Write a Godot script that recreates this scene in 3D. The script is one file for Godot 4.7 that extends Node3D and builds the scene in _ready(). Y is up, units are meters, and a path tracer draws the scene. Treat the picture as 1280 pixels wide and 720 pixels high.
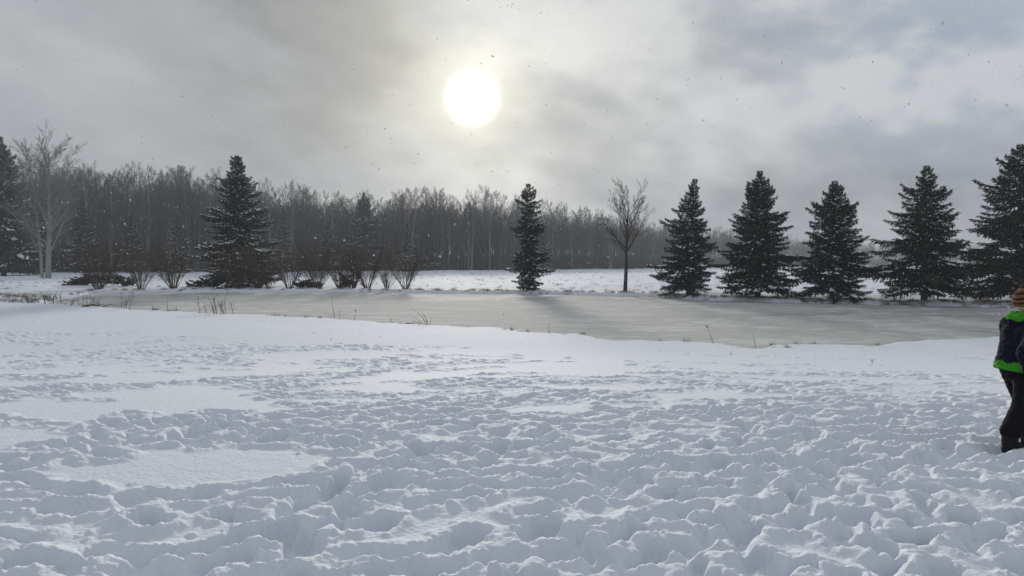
extends Node3D
# A trampled snowy lawn above a frozen pond, spruces and a bare wood beyond, sun behind thin cloud.

const EYE := 1.6          # camera height above the lawn
const FOC := 850.0        # focal length in pixels of a 1280 wide picture
const HOR := 328.0        # row of the horizon
const PERSON := Vector2(4.45, -5.9)
const ICE := -1.25        # level of the pond

var rng := RandomNumberGenerator.new()
var nz := FastNoiseLite.new()      # smooth fractal noise
var nf := FastNoiseLite.new()      # single octave noise
var M := {}
var used := {}

# ------------------------------------------------------------------ mesh buffer
class MB:
	var v := PackedVector3Array()
	var n := PackedVector3Array()
	var c := PackedColorArray()
	var i := PackedInt32Array()
	var tint := Color(1, 1, 1)
	func vert(p: Vector3, nn: Vector3) -> int:
		v.append(p); n.append(nn); c.append(tint)
		return v.size() - 1
	func tri(a: Vector3, b: Vector3, d: Vector3) -> void:
		var nn := (d - a).cross(b - a).normalized()
		var s := v.size()
		v.append(a); v.append(b); v.append(d)
		n.append(nn); n.append(nn); n.append(nn)
		c.append(tint); c.append(tint); c.append(tint)
		i.append(s); i.append(s + 1); i.append(s + 2)
	func tube(pts: PackedVector3Array, rad: PackedFloat32Array, sides: int) -> void:
		var first := v.size()
		var m := pts.size()
		for k in m:
			var d: Vector3 = (pts[mini(k + 1, m - 1)] - pts[maxi(k - 1, 0)]).normalized()
			var u := d.cross(Vector3(0.31, 0.17, 0.93) if absf(d.z) < 0.8 else Vector3(1, 0, 0)).normalized()
			var w := d.cross(u)
			for q in sides:
				var a := TAU * q / sides
				var o := u * cos(a) + w * sin(a)
				v.append(pts[k] + o * rad[k]); n.append(o); c.append(tint)
		for k in m - 1:
			for q in sides:
				var a := first + k * sides + q
				var b := first + k * sides + (q + 1) % sides
				i.append_array(PackedInt32Array([a, a + sides, b, b, a + sides, b + sides]))
	func spike(p: Vector3, q: Vector3, r: float) -> void:
		var d := (q - p).normalized()
		var u := d.cross(Vector3(0.31, 0.17, 0.93) if absf(d.z) < 0.8 else Vector3(1, 0, 0)).normalized() 
		var w := d.cross(u)
		var s := v.size()
		var o1 := u
		var o2 := u * -0.5 + w * 0.866
		var o3 := u * -0.5 - w * 0.866
		v.append(p + o1 * r); v.append(p + o2 * r); v.append(p + o3 * r); v.append(q)
		n.append(o1); n.append(o2); n.append(o3); n.append(d)
		c.append(tint); c.append(tint); c.append(tint); c.append(tint)
		i.append_array(PackedInt32Array([s, s + 3, s + 1, s + 1, s + 3, s + 2, s + 2, s + 3, s]))
	func lump(p: Vector3, r: Vector3, rg: RandomNumberGenerator) -> void:   # a small faceted clod, closed
		var s := v.size()
		var k := 6
		var a0 := rg.randf() * TAU
		v.append(p + Vector3(rg.randf_range(-0.2, 0.2) * r.x, r.y, rg.randf_range(-0.2, 0.2) * r.z)); n.append(Vector3.UP); c.append(tint)
		v.append(p - Vector3(0, r.y * 0.5, 0)); n.append(Vector3.DOWN); c.append(tint)
		for q in k:
			var a := a0 + TAU * q / k
			var e := rg.randf_range(0.65, 1.15)
			v.append(p + Vector3(cos(a) * r.x * e, rg.randf_range(-0.2, 0.3) * r.y, sin(a) * r.z * e))
			n.append(Vector3(cos(a), 0.35, sin(a)).normalized()); c.append(tint)
		for q in k:
			var a := s + 2 + q
			var b := s + 2 + (q + 1) % k
			i.append_array(PackedInt32Array([s, a, b, s + 1, b, a]))
	func mesh() -> ArrayMesh:
		var arr := []
		arr.resize(Mesh.ARRAY_MAX)
		arr[Mesh.ARRAY_VERTEX] = v
		arr[Mesh.ARRAY_NORMAL] = n
		arr[Mesh.ARRAY_COLOR] = c
		arr[Mesh.ARRAY_INDEX] = i
		var m := ArrayMesh.new()
		m.add_surface_from_arrays(Mesh.PRIMITIVE_TRIANGLES, arr)
		return m

# ------------------------------------------------------------------ naming helpers
func numbered(called: String) -> String:
	var k: int = used.get(called, 0)
	used[called] = k + 1
	return called if k == 0 else "%s_%03d" % [called, k]

func tag(o: Node, label: String, category: String, group := "") -> void:
	o.set_meta("label", label)
	o.set_meta("category", category)
	if group:
		o.set_meta("group", group)

func thing(called: String, at: Vector3, turn := 0.0) -> Node3D:
	var o := Node3D.new()
	o.name = numbered(called)
	add_child(o)
	o.position = at
	o.rotation.y = turn
	return o

func part(called: String, mesh: Mesh, mat: Material, parent: Node = self) -> MeshInstance3D:
	var o := MeshInstance3D.new()
	o.name = numbered(called) if parent == self else called
	o.mesh = mesh
	o.material_override = mat
	parent.add_child(o, true)
	return o

func copy(src: Node3D, at: Vector3, turn: float, sc: Vector3) -> Node3D:
	var o: Node3D = src.duplicate()
	o.name = numbered(String(src.name).rstrip("_0123456789"))
	add_child(o)
	o.position = at
	o.rotation = Vector3(0, turn, 0)
	o.scale = sc
	return o

# ------------------------------------------------------------------ terrain
const NEAR := [[-1.5, 50.0], [-0.85, 48.0], [-0.70, 43.6], [-0.518, 36.8], [-0.282, 32.0], [-0.094, 28.0], [0.07, 24.8], [0.247, 22.3], [0.40, 20.8], [0.54, 22.0], [0.706, 24.0], [0.9, 28.0], [1.3, 40.0], [1.6, 48.0]]
const FAR := [[-1.5, 50.2], [-0.85, 48.3], [-0.70, 44.2], [-0.655, 53.0], [-0.615, 63.0], [-0.518, 64.0], [-0.282, 65.0], [0.0, 62.0], [0.19, 57.7], [0.306, 50.5], [0.42, 48.0], [0.54, 45.7], [0.72, 43.0], [0.9, 42.0], [1.3, 44.0], [1.6, 48.5]]
const WOOD := [[-1.2, 125.0], [-0.75, 138.0], [-0.4, 158.0], [-0.2, 176.0], [0.0, 190.0], [0.15, 220.0], [0.25, 265.0], [0.35, 320.0], [0.5, 430.0], [0.9, 500.0]]
const TALL := [[-1.2, 128.0], [-0.7, 134.0], [-0.5, 126.0], [-0.3, 104.0], [-0.2, 97.0], [-0.06, 100.0], [0.0, 91.0], [0.1, 74.0], [0.2, 60.0], [0.3, 48.0], [0.5, 28.0], [0.9, 26.0]]

func table(a: Array, t: float) -> float:
	if t <= a[0][0]:
		return a[0][1]
	for k in a.size() - 1:
		if t < a[k + 1][0]:
			var f: float = (t - a[k][0]) / (a[k + 1][0] - a[k][0])
			return lerpf(a[k][1], a[k + 1][1], f * 0.5 + 0.5 * f * f * (3.0 - 2.0 * f))
	return a[a.size() - 1][1]

func ground(x: float, z: float) -> float:
	var d := -z
	var y := -1.0 * smoothstep(4.0, 21.0, d) + 0.05 * nz.get_noise_2d(x * 2.5, z * 2.5)
	if d < 6.0 or absf(x / d) > 1.55:
		return y if d < 60.0 else y + 0.4 * smoothstep(60.0, 130.0, d)
	var t := x / d
	var wob := 0.9 * nz.get_noise_2d(x * 4.0, z * 4.0) + 1.2 * nz.get_noise_2d(x * 17.0, z * 17.0)
	var n := table(NEAR, t) + wob
	var f := table(FAR, t) + wob
	y = lerpf(y, ICE - 0.35, smoothstep(n - 0.25, n + 0.9, d))
	var field := -0.97 + 0.37 * smoothstep(f, f + 65.0, d) + 0.22 * nz.get_noise_2d(x * 3.0 + 50.0, z * 3.0) * smoothstep(f, f + 14.0, d)
	field += 0.16 * absf(nz.get_noise_2d(x * 22.0, z * 22.0)) * smoothstep(f, f + 3.0, d)
	return lerpf(y, field, smoothstep(f - 0.9, f + 0.5, d))

func spot(t: float, d: float) -> Vector3:       # a place on the ground by its bearing and its distance
	return Vector3(t * d, ground(t * d, -d), -d)

# the lawn: rings round the photographer's feet, close together where one stands and ever wider outwards
var radii := PackedFloat32Array()
var angs := PackedFloat32Array()
var hh := PackedFloat32Array()
var tramp := PackedFloat32Array()
var dense0 := 0
var NC := 0
const R0 := 2.4
const R1 := 80.0
const ROWS := 690
const COLS := 720
const HALF := 0.82

func ring_index(r: float) -> float:
	return log(r / R0) / log(R1 / R0) * ROWS

# places that nobody has stepped on: x, z, half sizes
var calm := []

func calmness(x: float, z: float) -> float:
	var k := 0.0
	for e in calm:
		var dx: float = (x - e[0]) / e[2]
		var dz: float = (z - e[1]) / e[3]
		var q := sqrt(dx * dx + dz * dz) + 0.45 * nz.get_noise_2d(x * 14.0, z * 14.0)
		k = maxf(k, 1.0 - smoothstep(0.62, 1.15, q))
	var t: float = x / maxf(-z, 1.0)
	if z < -5.0:
		var n := table(NEAR, t)
		var band := 4.5 if t > 0.3 else 7.5 + 5.0 * smoothstep(0.0, -0.6, t)
		k = maxf(k, smoothstep(n - band - 1.5, n - band + 0.5, -z + 2.5 * nz.get_noise_2d(x * 6.0, z * 6.0)))
	return k

func press(x: float, z: float, turn: float, len2: float, wid: float, depth: float, seed_: float) -> void:
	var r := sqrt(x * x + z * z)
	if r < R0 * 1.05 or r > 60.0:
		return
	var a := atan2(x, -z)
	if absf(a) > HALF + 0.05:
		return
	var reach := len2 + 0.24
	var j0 := maxi(0, int(ring_index(maxf(r - reach, R0))))
	var j1 := mini(ROWS, int(ring_index(r + reach)) + 1)
	var da := reach / r
	var i0 := maxi(0, int((a - da + HALF) / (2.0 * HALF) * COLS))
	var i1 := mini(COLS, int((a + da + HALF) / (2.0 * HALF) * COLS) + 1)
	if i0 > i1:
		return
	var ca := cos(turn)
	var sa := sin(turn)
	var base := ground(x, z)
	var sl := (ground(x, z - 0.3) - base) / 0.3
	for j in range(j0, j1 + 1):
		var rr := radii[dense_row + j]
		for i in range(i0, i1 + 1):
			var aa := angs[dense0 + i]
			var px := sin(aa) * rr
			var pz := -cos(aa) * rr
			var dx := px - x
			var dz := pz - z
			var u := dx * ca + dz * sa
			var w := -dx * sa + dz * ca
			if absf(u) > reach or absf(w) > wid + 0.24:
				continue
			var e := maxf(0.0, absf(u) - (len2 - wid))
			var wn := nf.get_noise_3d(px * 75.0, pz * 75.0, seed_)
			var wn2 := nf.get_noise_3d(px * 210.0, pz * 210.0, seed_)
			var d := sqrt(e * e + w * w) - wid + 0.03 * wn + 0.006 * wn2
			if d > 0.2:
				continue
			var k := (dense_row + j) * NC + dense0 + i
			var fl: float = base - sl * dz * 1.0 - depth * (1.0 + 0.25 * u / len2) + 0.006 * wn2 + 0.016 * wn
			var m := 1.0 - smoothstep(-0.036, 0.032, d)
			var cur := hh[k]
			if fl < cur:
				cur = lerpf(cur, fl, m)
			else:
				cur = lerpf(cur, minf(cur, fl + 0.02), m * 0.5)
			var q := (d - 0.07) / 0.055
			var rim := exp(-q * q) * (0.016 + 0.022 * wn + 0.004 * wn2) * (0.6 + 0.8 * maxf(0.0, u / len2))
			hh[k] = cur + maxf(0.0, rim) * (1.0 - m)
			tramp[k] = maxf(tramp[k], 1.0 - smoothstep(0.02, 0.17, d))

func clod(x: float, z: float, rad: float, tall: float) -> void:
	var r := sqrt(x * x + z * z)
	if r < R0 * 1.05 or r > 40.0:
		return
	var a := atan2(x, -z)
	if absf(a) > HALF:
		return
	var j0 := maxi(0, int(ring_index(maxf(r - rad * 1.4, R0))))
	var j1 := mini(ROWS, int(ring_index(r + rad * 1.4)) + 1)
	var da := rad * 1.4 / r
	var i0 := maxi(0, int((a - da + HALF) / (2.0 * HALF) * COLS))
	var i1 := mini(COLS, int((a + da + HALF) / (2.0 * HALF) * COLS) + 1)
	for j in range(j0, j1 + 1):
		var rr := radii[dense_row + j]
		for i in range(i0, i1 + 1):
			var aa := angs[dense0 + i]
			var px := sin(aa) * rr
			var pz := -cos(aa) * rr
			var q := ((px - x) * (px - x) + (pz - z) * (pz - z)) / (rad * rad)
			q += 0.5 * nf.get_noise_2d(px * 160.0 + 7.0, pz * 160.0)
			if q < 1.0:
				hh[(dense_row + j) * NC + dense0 + i] += tall * sqrt(1.0 - maxf(q, 0.0))

var dense_row := 0

func build_ground() -> void:
	for k in 7:
		radii.append(0.25 + 0.31 * k)
	dense_row = radii.size()
	for k in ROWS + 1:
		radii.append(R0 * pow(R1 / R0, float(k) / ROWS))
	for k in range(1, 111):
		radii.append(R1 * pow(280.0 / R1, k / 110.0))
	for k in range(1, 31):
		radii.append(280.0 * pow(4000.0 / 280.0, k / 30.0))
	var out := 44
	for k in out:
		angs.append(-PI + (PI - HALF) * k / out)
	dense0 = angs.size()
	for k in COLS + 1:
		angs.append(-HALF + 2.0 * HALF * k / COLS)
	for k in range(1, out):
		angs.append(HALF + (PI - HALF) * k / out)
	NC = angs.size()
	var NR := radii.size()
	hh.resize(NR * NC)
	tramp.resize(NR * NC)
	for j in NR:
		var r := radii[j]
		for i in NC:
			hh[j * NC + i] = ground(sin(angs[i]) * r, -cos(angs[i]) * r)
	var level := hh.duplicate()
	# untouched snow
	calm = [[-4.6, -8.6, 2.1, 1.9], [-2.6, -5.3, 1.45, 0.6], [-5.6, -6.0, 1.9, 1.0], [0.9, -14.5, 2.0, 2.6], [-2.0, -10.2, 0.9, 0.7], [-4.8, -18.5, 2.2, 1.5], [1.2, -10.2, 0.9, 0.5], [9.6, -17.0, 2.6, 2.0], [-9.0, -14.0, 1.6, 1.5], [0.3, -7.9, 0.8, 0.35], [-1.0, -19.6, 2.5, 1.0], [-1.6, -12.4, 1.5, 0.8], [3.0, -9.2, 1.1, 0.45], [5.6, -12.0, 1.4, 0.6], [-6.6, -11.6, 1.5, 0.9], [-0.6, -6.3, 0.55, 0.25], [1.9, -5.6, 0.6, 0.25], [7.4, -9.4, 0.9, 0.5]]
	# people walked to and fro: walks of left and right steps
	var steps := 0
	for w in 350:
		var near_walk := w < 135
		var d := rng.randf_range(2.6, 9.5) if near_walk else pow(rng.randf(), 0.9) * 19.0 + 6.5
		var x := rng.randf_range(-0.9, 0.9) * d
		var z := -d
		var back := 0.0 if rng.randf() < 0.5 else PI
		var own := rng.randf_range(-0.5, 0.5) if rng.randf() < 0.75 else rng.randf() * TAU
		var small := rng.randf_range(0.75, 1.15)
		var scuff := rng.randf() < 0.35
		var side := 1.0
		for s in rng.randi_range(6, 18):
			var dir := 1.6 * nz.get_noise_2d(x * 5.0 + 400.0, z * 5.0) + back + own
			var st := rng.randf_range(0.32, 0.62) * small
			x += cos(dir) * st
			z += sin(dir) * st
			side = -side
			var fx := x - sin(dir) * 0.1 * side
			var fz := z + cos(dir) * 0.1 * side
			if fz > -2.0 or calmness(fx, fz) > rng.randf_range(0.1, 0.9):
				continue
			press(fx, fz, dir + rng.randf_range(-0.3, 0.3), (rng.randf_range(0.2, 0.36) if scuff else rng.randf_range(0.13, 0.19)) * small, rng.randf_range(0.045, 0.078) * small, rng.randf_range(0.03, 0.075) if scuff else rng.randf_range(0.05, 0.115), float(steps) * 3.7)
			steps += 1
			if rng.randf() < 0.75:
				for q in rng.randi_range(1, 3):
					clod(fx + rng.randf_range(-0.28, 0.28), fz + rng.randf_range(-0.28, 0.28), rng.randf_range(0.02, 0.07), rng.randf_range(0.012, 0.032))
	for k in 9000:
		var d := 2.6 + 8.0 * sqrt(rng.randf())
		var x := rng.randf_range(-0.85, 0.85) * d
		if calmness(x, -d) < 0.2:
			var rad := rng.randf_range(0.012, 0.036)
			clod(x, -d, rad, rad * rng.randf_range(0.3, 0.7))
	# single tracks across the untouched strip
	for tr in [[0.6, -17.5, 2.6, 7], [2.4, -16.5, 0.15, 9], [-7.5, -9.5, 0.4, 5], [4.5, -19.0, 0.3, 10]]:
		var x: float = tr[0]
		var z: float = tr[1]
		for s in tr[3]:
			x += cos(tr[2]) * 0.5
			z += sin(tr[2]) * 0.5
			press(x, z + (0.09 if s % 2 else -0.09), tr[2], 0.15, 0.065, rng.randf_range(0.04, 0.07), 900.0 + s)
	for e in [[-0.14, 0.10], [0.22, -0.09]]:      # under the child's boots
		press(PERSON.x + e[0], PERSON.y + e[1], 0.0, 0.17, 0.08, 0.07, 5000.0)
	print("steps ", steps)
	# fresh snow settles: round off what the boots left
	for k in hh.size():
		var d := hh[k] - level[k]
		if d > 0.0:
			hh[k] = level[k] + 0.035 * tanh(d / 0.035)
	for pass_ in 1:
		var src := hh.duplicate()
		for j in range(dense_row + 2, dense_row + ROWS - 60):
			for i in range(dense0 + 3, dense0 + COLS - 3):
				var k := j * NC + i
				if tramp[k] > 0.0:
					hh[k] = 0.25 * src[k] + 0.125 * (src[k - 1] + src[k + 1]) + 0.075 * (src[k - 3] + src[k + 3]) + 0.175 * (src[k - NC] + src[k + NC])
	# the surface itself
	var st := MB.new()
	st.v.resize(NR * NC)
	st.n.resize(NR * NC)
	st.c.resize(0)
	for j in NR:
		var r := radii[j]
		for i in NC:
			var x := sin(angs[i]) * r
			var z := -cos(angs[i]) * r
			var k := j * NC + i
			var y := hh[k]
			if r < 45.0:
				var tr := tramp[k]
				y += 0.002 * nf.get_noise_2d(x * 130.0, z * 130.0)
				if tr > 0.0:        # kicked-up snow lies in rounded lumps with creases between them
					var wx := x + 0.05 * nf.get_noise_2d(x * 90.0, z * 90.0 + 300.0)
					var wz := z + 0.05 * nf.get_noise_2d(x * 90.0 + 300.0, z * 90.0)
					y += tr * (0.032 * (absf(nf.get_noise_2d(wx * 55.0 + 11.0, wz * 62.0)) - 0.2) + 0.024 * (absf(nf.get_noise_2d(wx * 125.0, wz * 140.0 + 70.0)) - 0.2) + 0.014 * (absf(nf.get_noise_2d(wx * 280.0, wz * 280.0)) - 0.2))
			hh[k] = y
			st.v[k] = Vector3(x, y, z)
	for j in NR:
		for i in NC:
			var k := j * NC + i
			var a: Vector3 = st.v[j * NC + (i + 1) % NC] - st.v[j * NC + (i + NC - 1) % NC]
			var b: Vector3 = st.v[mini(j + 1, NR - 1) * NC + i] - st.v[maxi(j - 1, 0) * NC + i]
			var nn := a.cross(b).normalized()
			st.n[k] = nn if nn.y > 0 else -nn
	var idx := PackedInt32Array()
	idx.resize((NR - 1) * NC * 6 + NC * 3)
	var q := 0
	for j in NR - 1:
		for i in NC:
			var a := j * NC + i
			var b := j * NC + (i + 1) % NC
			idx[q] = a; idx[q + 1] = a + NC; idx[q + 2] = b
			idx[q + 3] = b; idx[q + 4] = a + NC; idx[q + 5] = b + NC
			q += 6
	st.v.append(Vector3(0, 0, 0)); st.n.append(Vector3.UP)
	for i in NC:
		idx[q] = st.v.size() - 1; idx[q + 1] = i; idx[q + 2] = (i + 1) % NC
		q += 3
	var arr := []
	arr.resize(Mesh.ARRAY_MAX)
	arr[Mesh.ARRAY_VERTEX] = st.v
	arr[Mesh.ARRAY_NORMAL] = st.n
	arr[Mesh.ARRAY_INDEX] = idx
	var m := ArrayMesh.new()
	m.add_surface_from_arrays(Mesh.PRIMITIVE_TRIANGLES, arr)
	part("snow_ground", m, M.snow).set_meta("kind", "structure")

func snow_height(x: float, z: float) -> float:
	var r := sqrt(x * x + z * z)
	var i := dense0 + clampi(roundi((atan2(x, -z) + HALF) / (2.0 * HALF) * COLS), 0, COLS)
	return hh[(dense_row + clampi(roundi(ring_index(r)), 0, ROWS)) * NC + i]

func build_ice() -> void:
	var mb := MB.new()
	var uv := PackedVector2Array()
	var nt := 150
	for k in nt + 1:
		var t := lerpf(-1.5, 1.6, float(k) / nt)
		var a := table(NEAR, t) - 1.2
		var b := table(FAR, t) + 1.2
		for s in 5:
			var d := lerpf(a, b, s / 4.0)
			mb.vert(Vector3(t * d, ICE, -d), Vector3.UP)
			uv.append(Vector2((t * d + 100.0) / 180.0, (d - 15.0) / 75.0))
	for k in nt:
		for s in 4:
			var a := k * 5 + s
			mb.i.append_array(PackedInt32Array([a, a + 1, a + 5, a + 5, a + 1, a + 6]))
	var arr := []
	arr.resize(Mesh.ARRAY_MAX)
	arr[Mesh.ARRAY_VERTEX] = mb.v
	arr[Mesh.ARRAY_NORMAL] = mb.n
	arr[Mesh.ARRAY_TEX_UV] = uv
	arr[Mesh.ARRAY_INDEX] = mb.i
	var m := ArrayMesh.new()
	m.add_surface_from_arrays(Mesh.PRIMITIVE_TRIANGLES, arr)
	part("pond_ice", m, M.ice).set_meta("kind", "structure")

# ------------------------------------------------------------------ materials
func lin(r: float, g: float, b: float) -> Color:
	return Color(r, g, b).linear_to_srgb()

func mat(albedo: Color, rough: float, spec := 0.5) -> StandardMaterial3D:
	var m := StandardMaterial3D.new()
	m.albedo_color = albedo
	m.roughness = rough
	m.metallic_specular = spec
	m.cull_mode = BaseMaterial3D.CULL_DISABLED
	return m

func noise_tex(freq: float, oct: int, size := 512, sd := 3) -> NoiseTexture2D:
	var f := FastNoiseLite.new()
	f.seed = sd
	f.frequency = freq
	f.fractal_octaves = oct
	var t := NoiseTexture2D.new()
	t.noise = f
	t.width = size
	t.height = size
	t.seamless = true
	return t

func ice_textures() -> Array:
	var w := 1200
	var h := 500
	var im := Image.create(w, h, false, Image.FORMAT_RGB8)
	var ro := Image.create(w, h, false, Image.FORMAT_RGB8)
	for j in h:
		for i in w:
			var x := i * 180.0 / w - 100.0
			var d := j * 75.0 / h + 15.0
			var big := nz.get_noise_2d(x * 1.1, d * 2.2)
			var mid := nz.get_noise_2d(x * 5.0 + 90.0 + 14.0 * big, d * 22.0)
			var fine := nz.get_noise_2d(x * 40.0, d * 70.0 + 20.0)
			var slush := smoothstep(0.05, 0.3, big + 0.5 * mid)            # wetter, darker patches
			var streak := smoothstep(0.22, 0.45, mid + 0.3 * fine)            # wind-drifted frost
			var c := Vector3(0.42, 0.428, 0.42)
			c = c.lerp(Vector3(0.31, 0.32, 0.32), slush)
			c = c.lerp(Vector3(0.50, 0.51, 0.51), 0.7 * streak)
			var dust := smoothstep(0.12, 0.36, nz.get_noise_2d(x * 7.0 + 500.0, d * 18.0) + 0.4 * fine)   # thin blown snow
			c = c.lerp(Vector3(0.60, 0.62, 0.64), 0.4 * dust)
			c *= 1.0 + 0.16 * fine
			im.set_pixel(i, j, Color(c.x, c.y, c.z).linear_to_srgb())
			var r := 0.92 - 0.12 * slush + 0.1 * streak + 0.08 * fine
			ro.set_pixel(i, j, Color(r, r, r))
	return [ImageTexture.create_from_image(im), ImageTexture.create_from_image(ro)]

func build_materials() -> void:
	var s := mat(lin(0.61, 0.65, 0.725), 0.85, 0.25)
	s.heightmap_enabled = true
	s.heightmap_texture = noise_tex(0.03, 5, 512, 21)
	s.heightmap_scale = 0.55
	s.uv1_triplanar = true
	s.uv1_world_triplanar = true
	s.uv1_scale = Vector3.ONE * 1.3
	M.snow = s
	var fl := mat(lin(0.85, 0.87, 0.9), 0.8, 0.3)
	fl.backlight_enabled = true
	fl.backlight = Color(0.75, 0.76, 0.78)
	M.flake = fl
	M.clump = mat(lin(0.84, 0.87, 0.90), 0.85, 0.3)
	var it := ice_textures()
	var ice := mat(Color.WHITE, 1.0, 0.12)
	ice.albedo_texture = it[0]
	ice.roughness_texture = it[1]
	M.ice = ice
	for e in [["bark", 0.06, 0.053, 0.048], ["pale_bark", 0.34, 0.335, 0.33], ["twig", 0.065, 0.058, 0.053], ["pale_twig", 0.26, 0.255, 0.25], ["brown_twig", 0.115, 0.082, 0.06], ["wood_bark", 0.12, 0.11, 0.10], ["wood_twig", 0.155, 0.14, 0.126]]:
		var m := mat(lin(e[1], e[2], e[3]), 0.95, 0.2)
		m.vertex_color_use_as_albedo = true
		m.albedo_texture = noise_tex(0.06, 4, 128, 40)
		var g := Gradient.new()
		g.set_color(0, Color(0.72, 0.72, 0.72))
		g.set_color(1, Color(1, 1, 1))
		m.albedo_texture.color_ramp = g
		m.uv1_triplanar = true
		m.uv1_scale = Vector3(3, 0.7, 3)
		M[e[0]] = m
	var nd := mat(Color.WHITE, 0.75, 0.3)
	nd.vertex_color_use_as_albedo = true
	M.needle = nd
	var dry := mat(Color.WHITE, 0.95, 0.2)
	dry.vertex_color_use_as_albedo = true
	M.dry = dry
	var cl := mat(Color.WHITE, 0.9, 0.2)
	cl.vertex_color_use_as_albedo = true
	cl.heightmap_enabled = true
	cl.heightmap_texture = noise_tex(0.05, 4, 256, 8)
	cl.heightmap_scale = 0.25
	cl.uv1_triplanar = true
	cl.uv1_scale = Vector3.ONE * 5.0
	M.cloth = cl
	var sk := mat(lin(0.52, 0.33, 0.25), 0.6)
	M.skin = sk
	M.eye = mat(lin(0.03, 0.02, 0.015), 0.15)

# ------------------------------------------------------------------ bare trees
func tree_branch(tm: MB, cm: MB, p: Vector3, dir: Vector3, length: float, r0: float, lv: int, cf: Dictionary, rg: RandomNumberGenerator) -> void:
	var last: int = cf.levels
	var minr: float = cf.minr
	if lv == last:
		cm.spike(p, p + dir * length, maxf(r0, minr))
		return
	var seg: int = [9, 6, 4, 2][lv]
	var pts := PackedVector3Array([p])
	var rad := PackedFloat32Array([r0])
	var d := dir
	var cur := p
	for k in seg:
		var wob: float = cf.wob[lv]
		d = (d + Vector3(rg.randf_range(-wob, wob), rg.randf_range(-wob, wob) + cf.lift[lv], rg.randf_range(-wob, wob))).normalized()
		cur += d * length / seg
		pts.append(cur)
		rad.append(maxf(r0 * (1.0 - 0.86 * (k + 1.0) / seg), minr * 0.8))
	(tm if lv <= 1 else cm).tube(pts, rad, [8, 5, 3, 3][lv])
	var n := roundi(cf.count[lv] * rg.randf_range(0.8, 1.2))
	var st: float = cf.start[lv]
	var az := rg.randf() * TAU
	for k in n:
		var f := lerpf(st, 0.985, (k + rg.randf()) / n)
		var at := f * seg
		var a := mini(int(at), seg - 1)
		var q := pts[a].lerp(pts[a + 1], at - a)
		var dd := (pts[a + 1] - pts[a]).normalized()
		var u := dd.cross(Vector3(0.3, 0.2, 0.9)).normalized()
		var w := dd.cross(u)
		az += 2.4 + rg.randf_range(-0.5, 0.5)
		var an: float = deg_to_rad(cf.angle[lv] * rg.randf_range(0.7, 1.25))
		var cd := dd * cos(an) + (u * cos(az) + w * sin(az)) * sin(an)
		var prof: float = 1.0 - cf.fall[lv] * (f - st) / (1.0 - st)
		tree_branch(tm, cm, q, cd, length * cf.ratio[lv] * prof * rg.randf_range(0.65, 1.15), lerpf(rad[a], rad[a + 1], at - a) * cf.thin[lv], lv + 1, cf, rg)

func bare_tree_meshes(cf: Dictionary, sd: int) -> Array:
	var rg := RandomNumberGenerator.new()
	rg.seed = sd
	var tm := MB.new()
	var cm := MB.new()
	for lean in cf.stems:
		tree_branch(tm, cm, Vector3(lean[0], -0.3, lean[1]), Vector3(lean[2], 1, lean[3]).normalized(), cf.height * lean[4], cf.radius * lean[5], 0, cf, rg)
	return [tm, cm]

func wood_config(k: int) -> Dictionary:
	return {"height": 20.0, "radius": [0.2, 0.24, 0.17, 0.22, 0.19, 0.15][k], "levels": 4, "minr": 0.011, "stems": [[0, 0, 0.03, 0, 1, 1]] if k != 3 else [[0, 0, 0.1, 0.02, 1, 1], [0.25, 0.1, -0.1, 0.05, 0.9, 0.8]],
		"wob": [0.03, 0.07, 0.12, 0.16], "lift": [0.02, 0.08, 0.06, 0.04], "count": [[20, 24, 16, 14, 26, 18][k], 10, 7, 4], "start": [[0.3, 0.42, 0.5, 0.3, 0.2, 0.12][k], 0.25, 0.2, 0.15],
		"angle": [[38, 46, 34, 40, 50, 44][k], 38, 40, 42], "fall": [0.72, 0.5, 0.4, 0.3], "ratio": [[0.3, 0.34, 0.3, 0.3, 0.26, 0.24][k], 0.42, 0.45, 0.5], "thin": [0.5, 0.55, 0.6, 0.7]}

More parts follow.
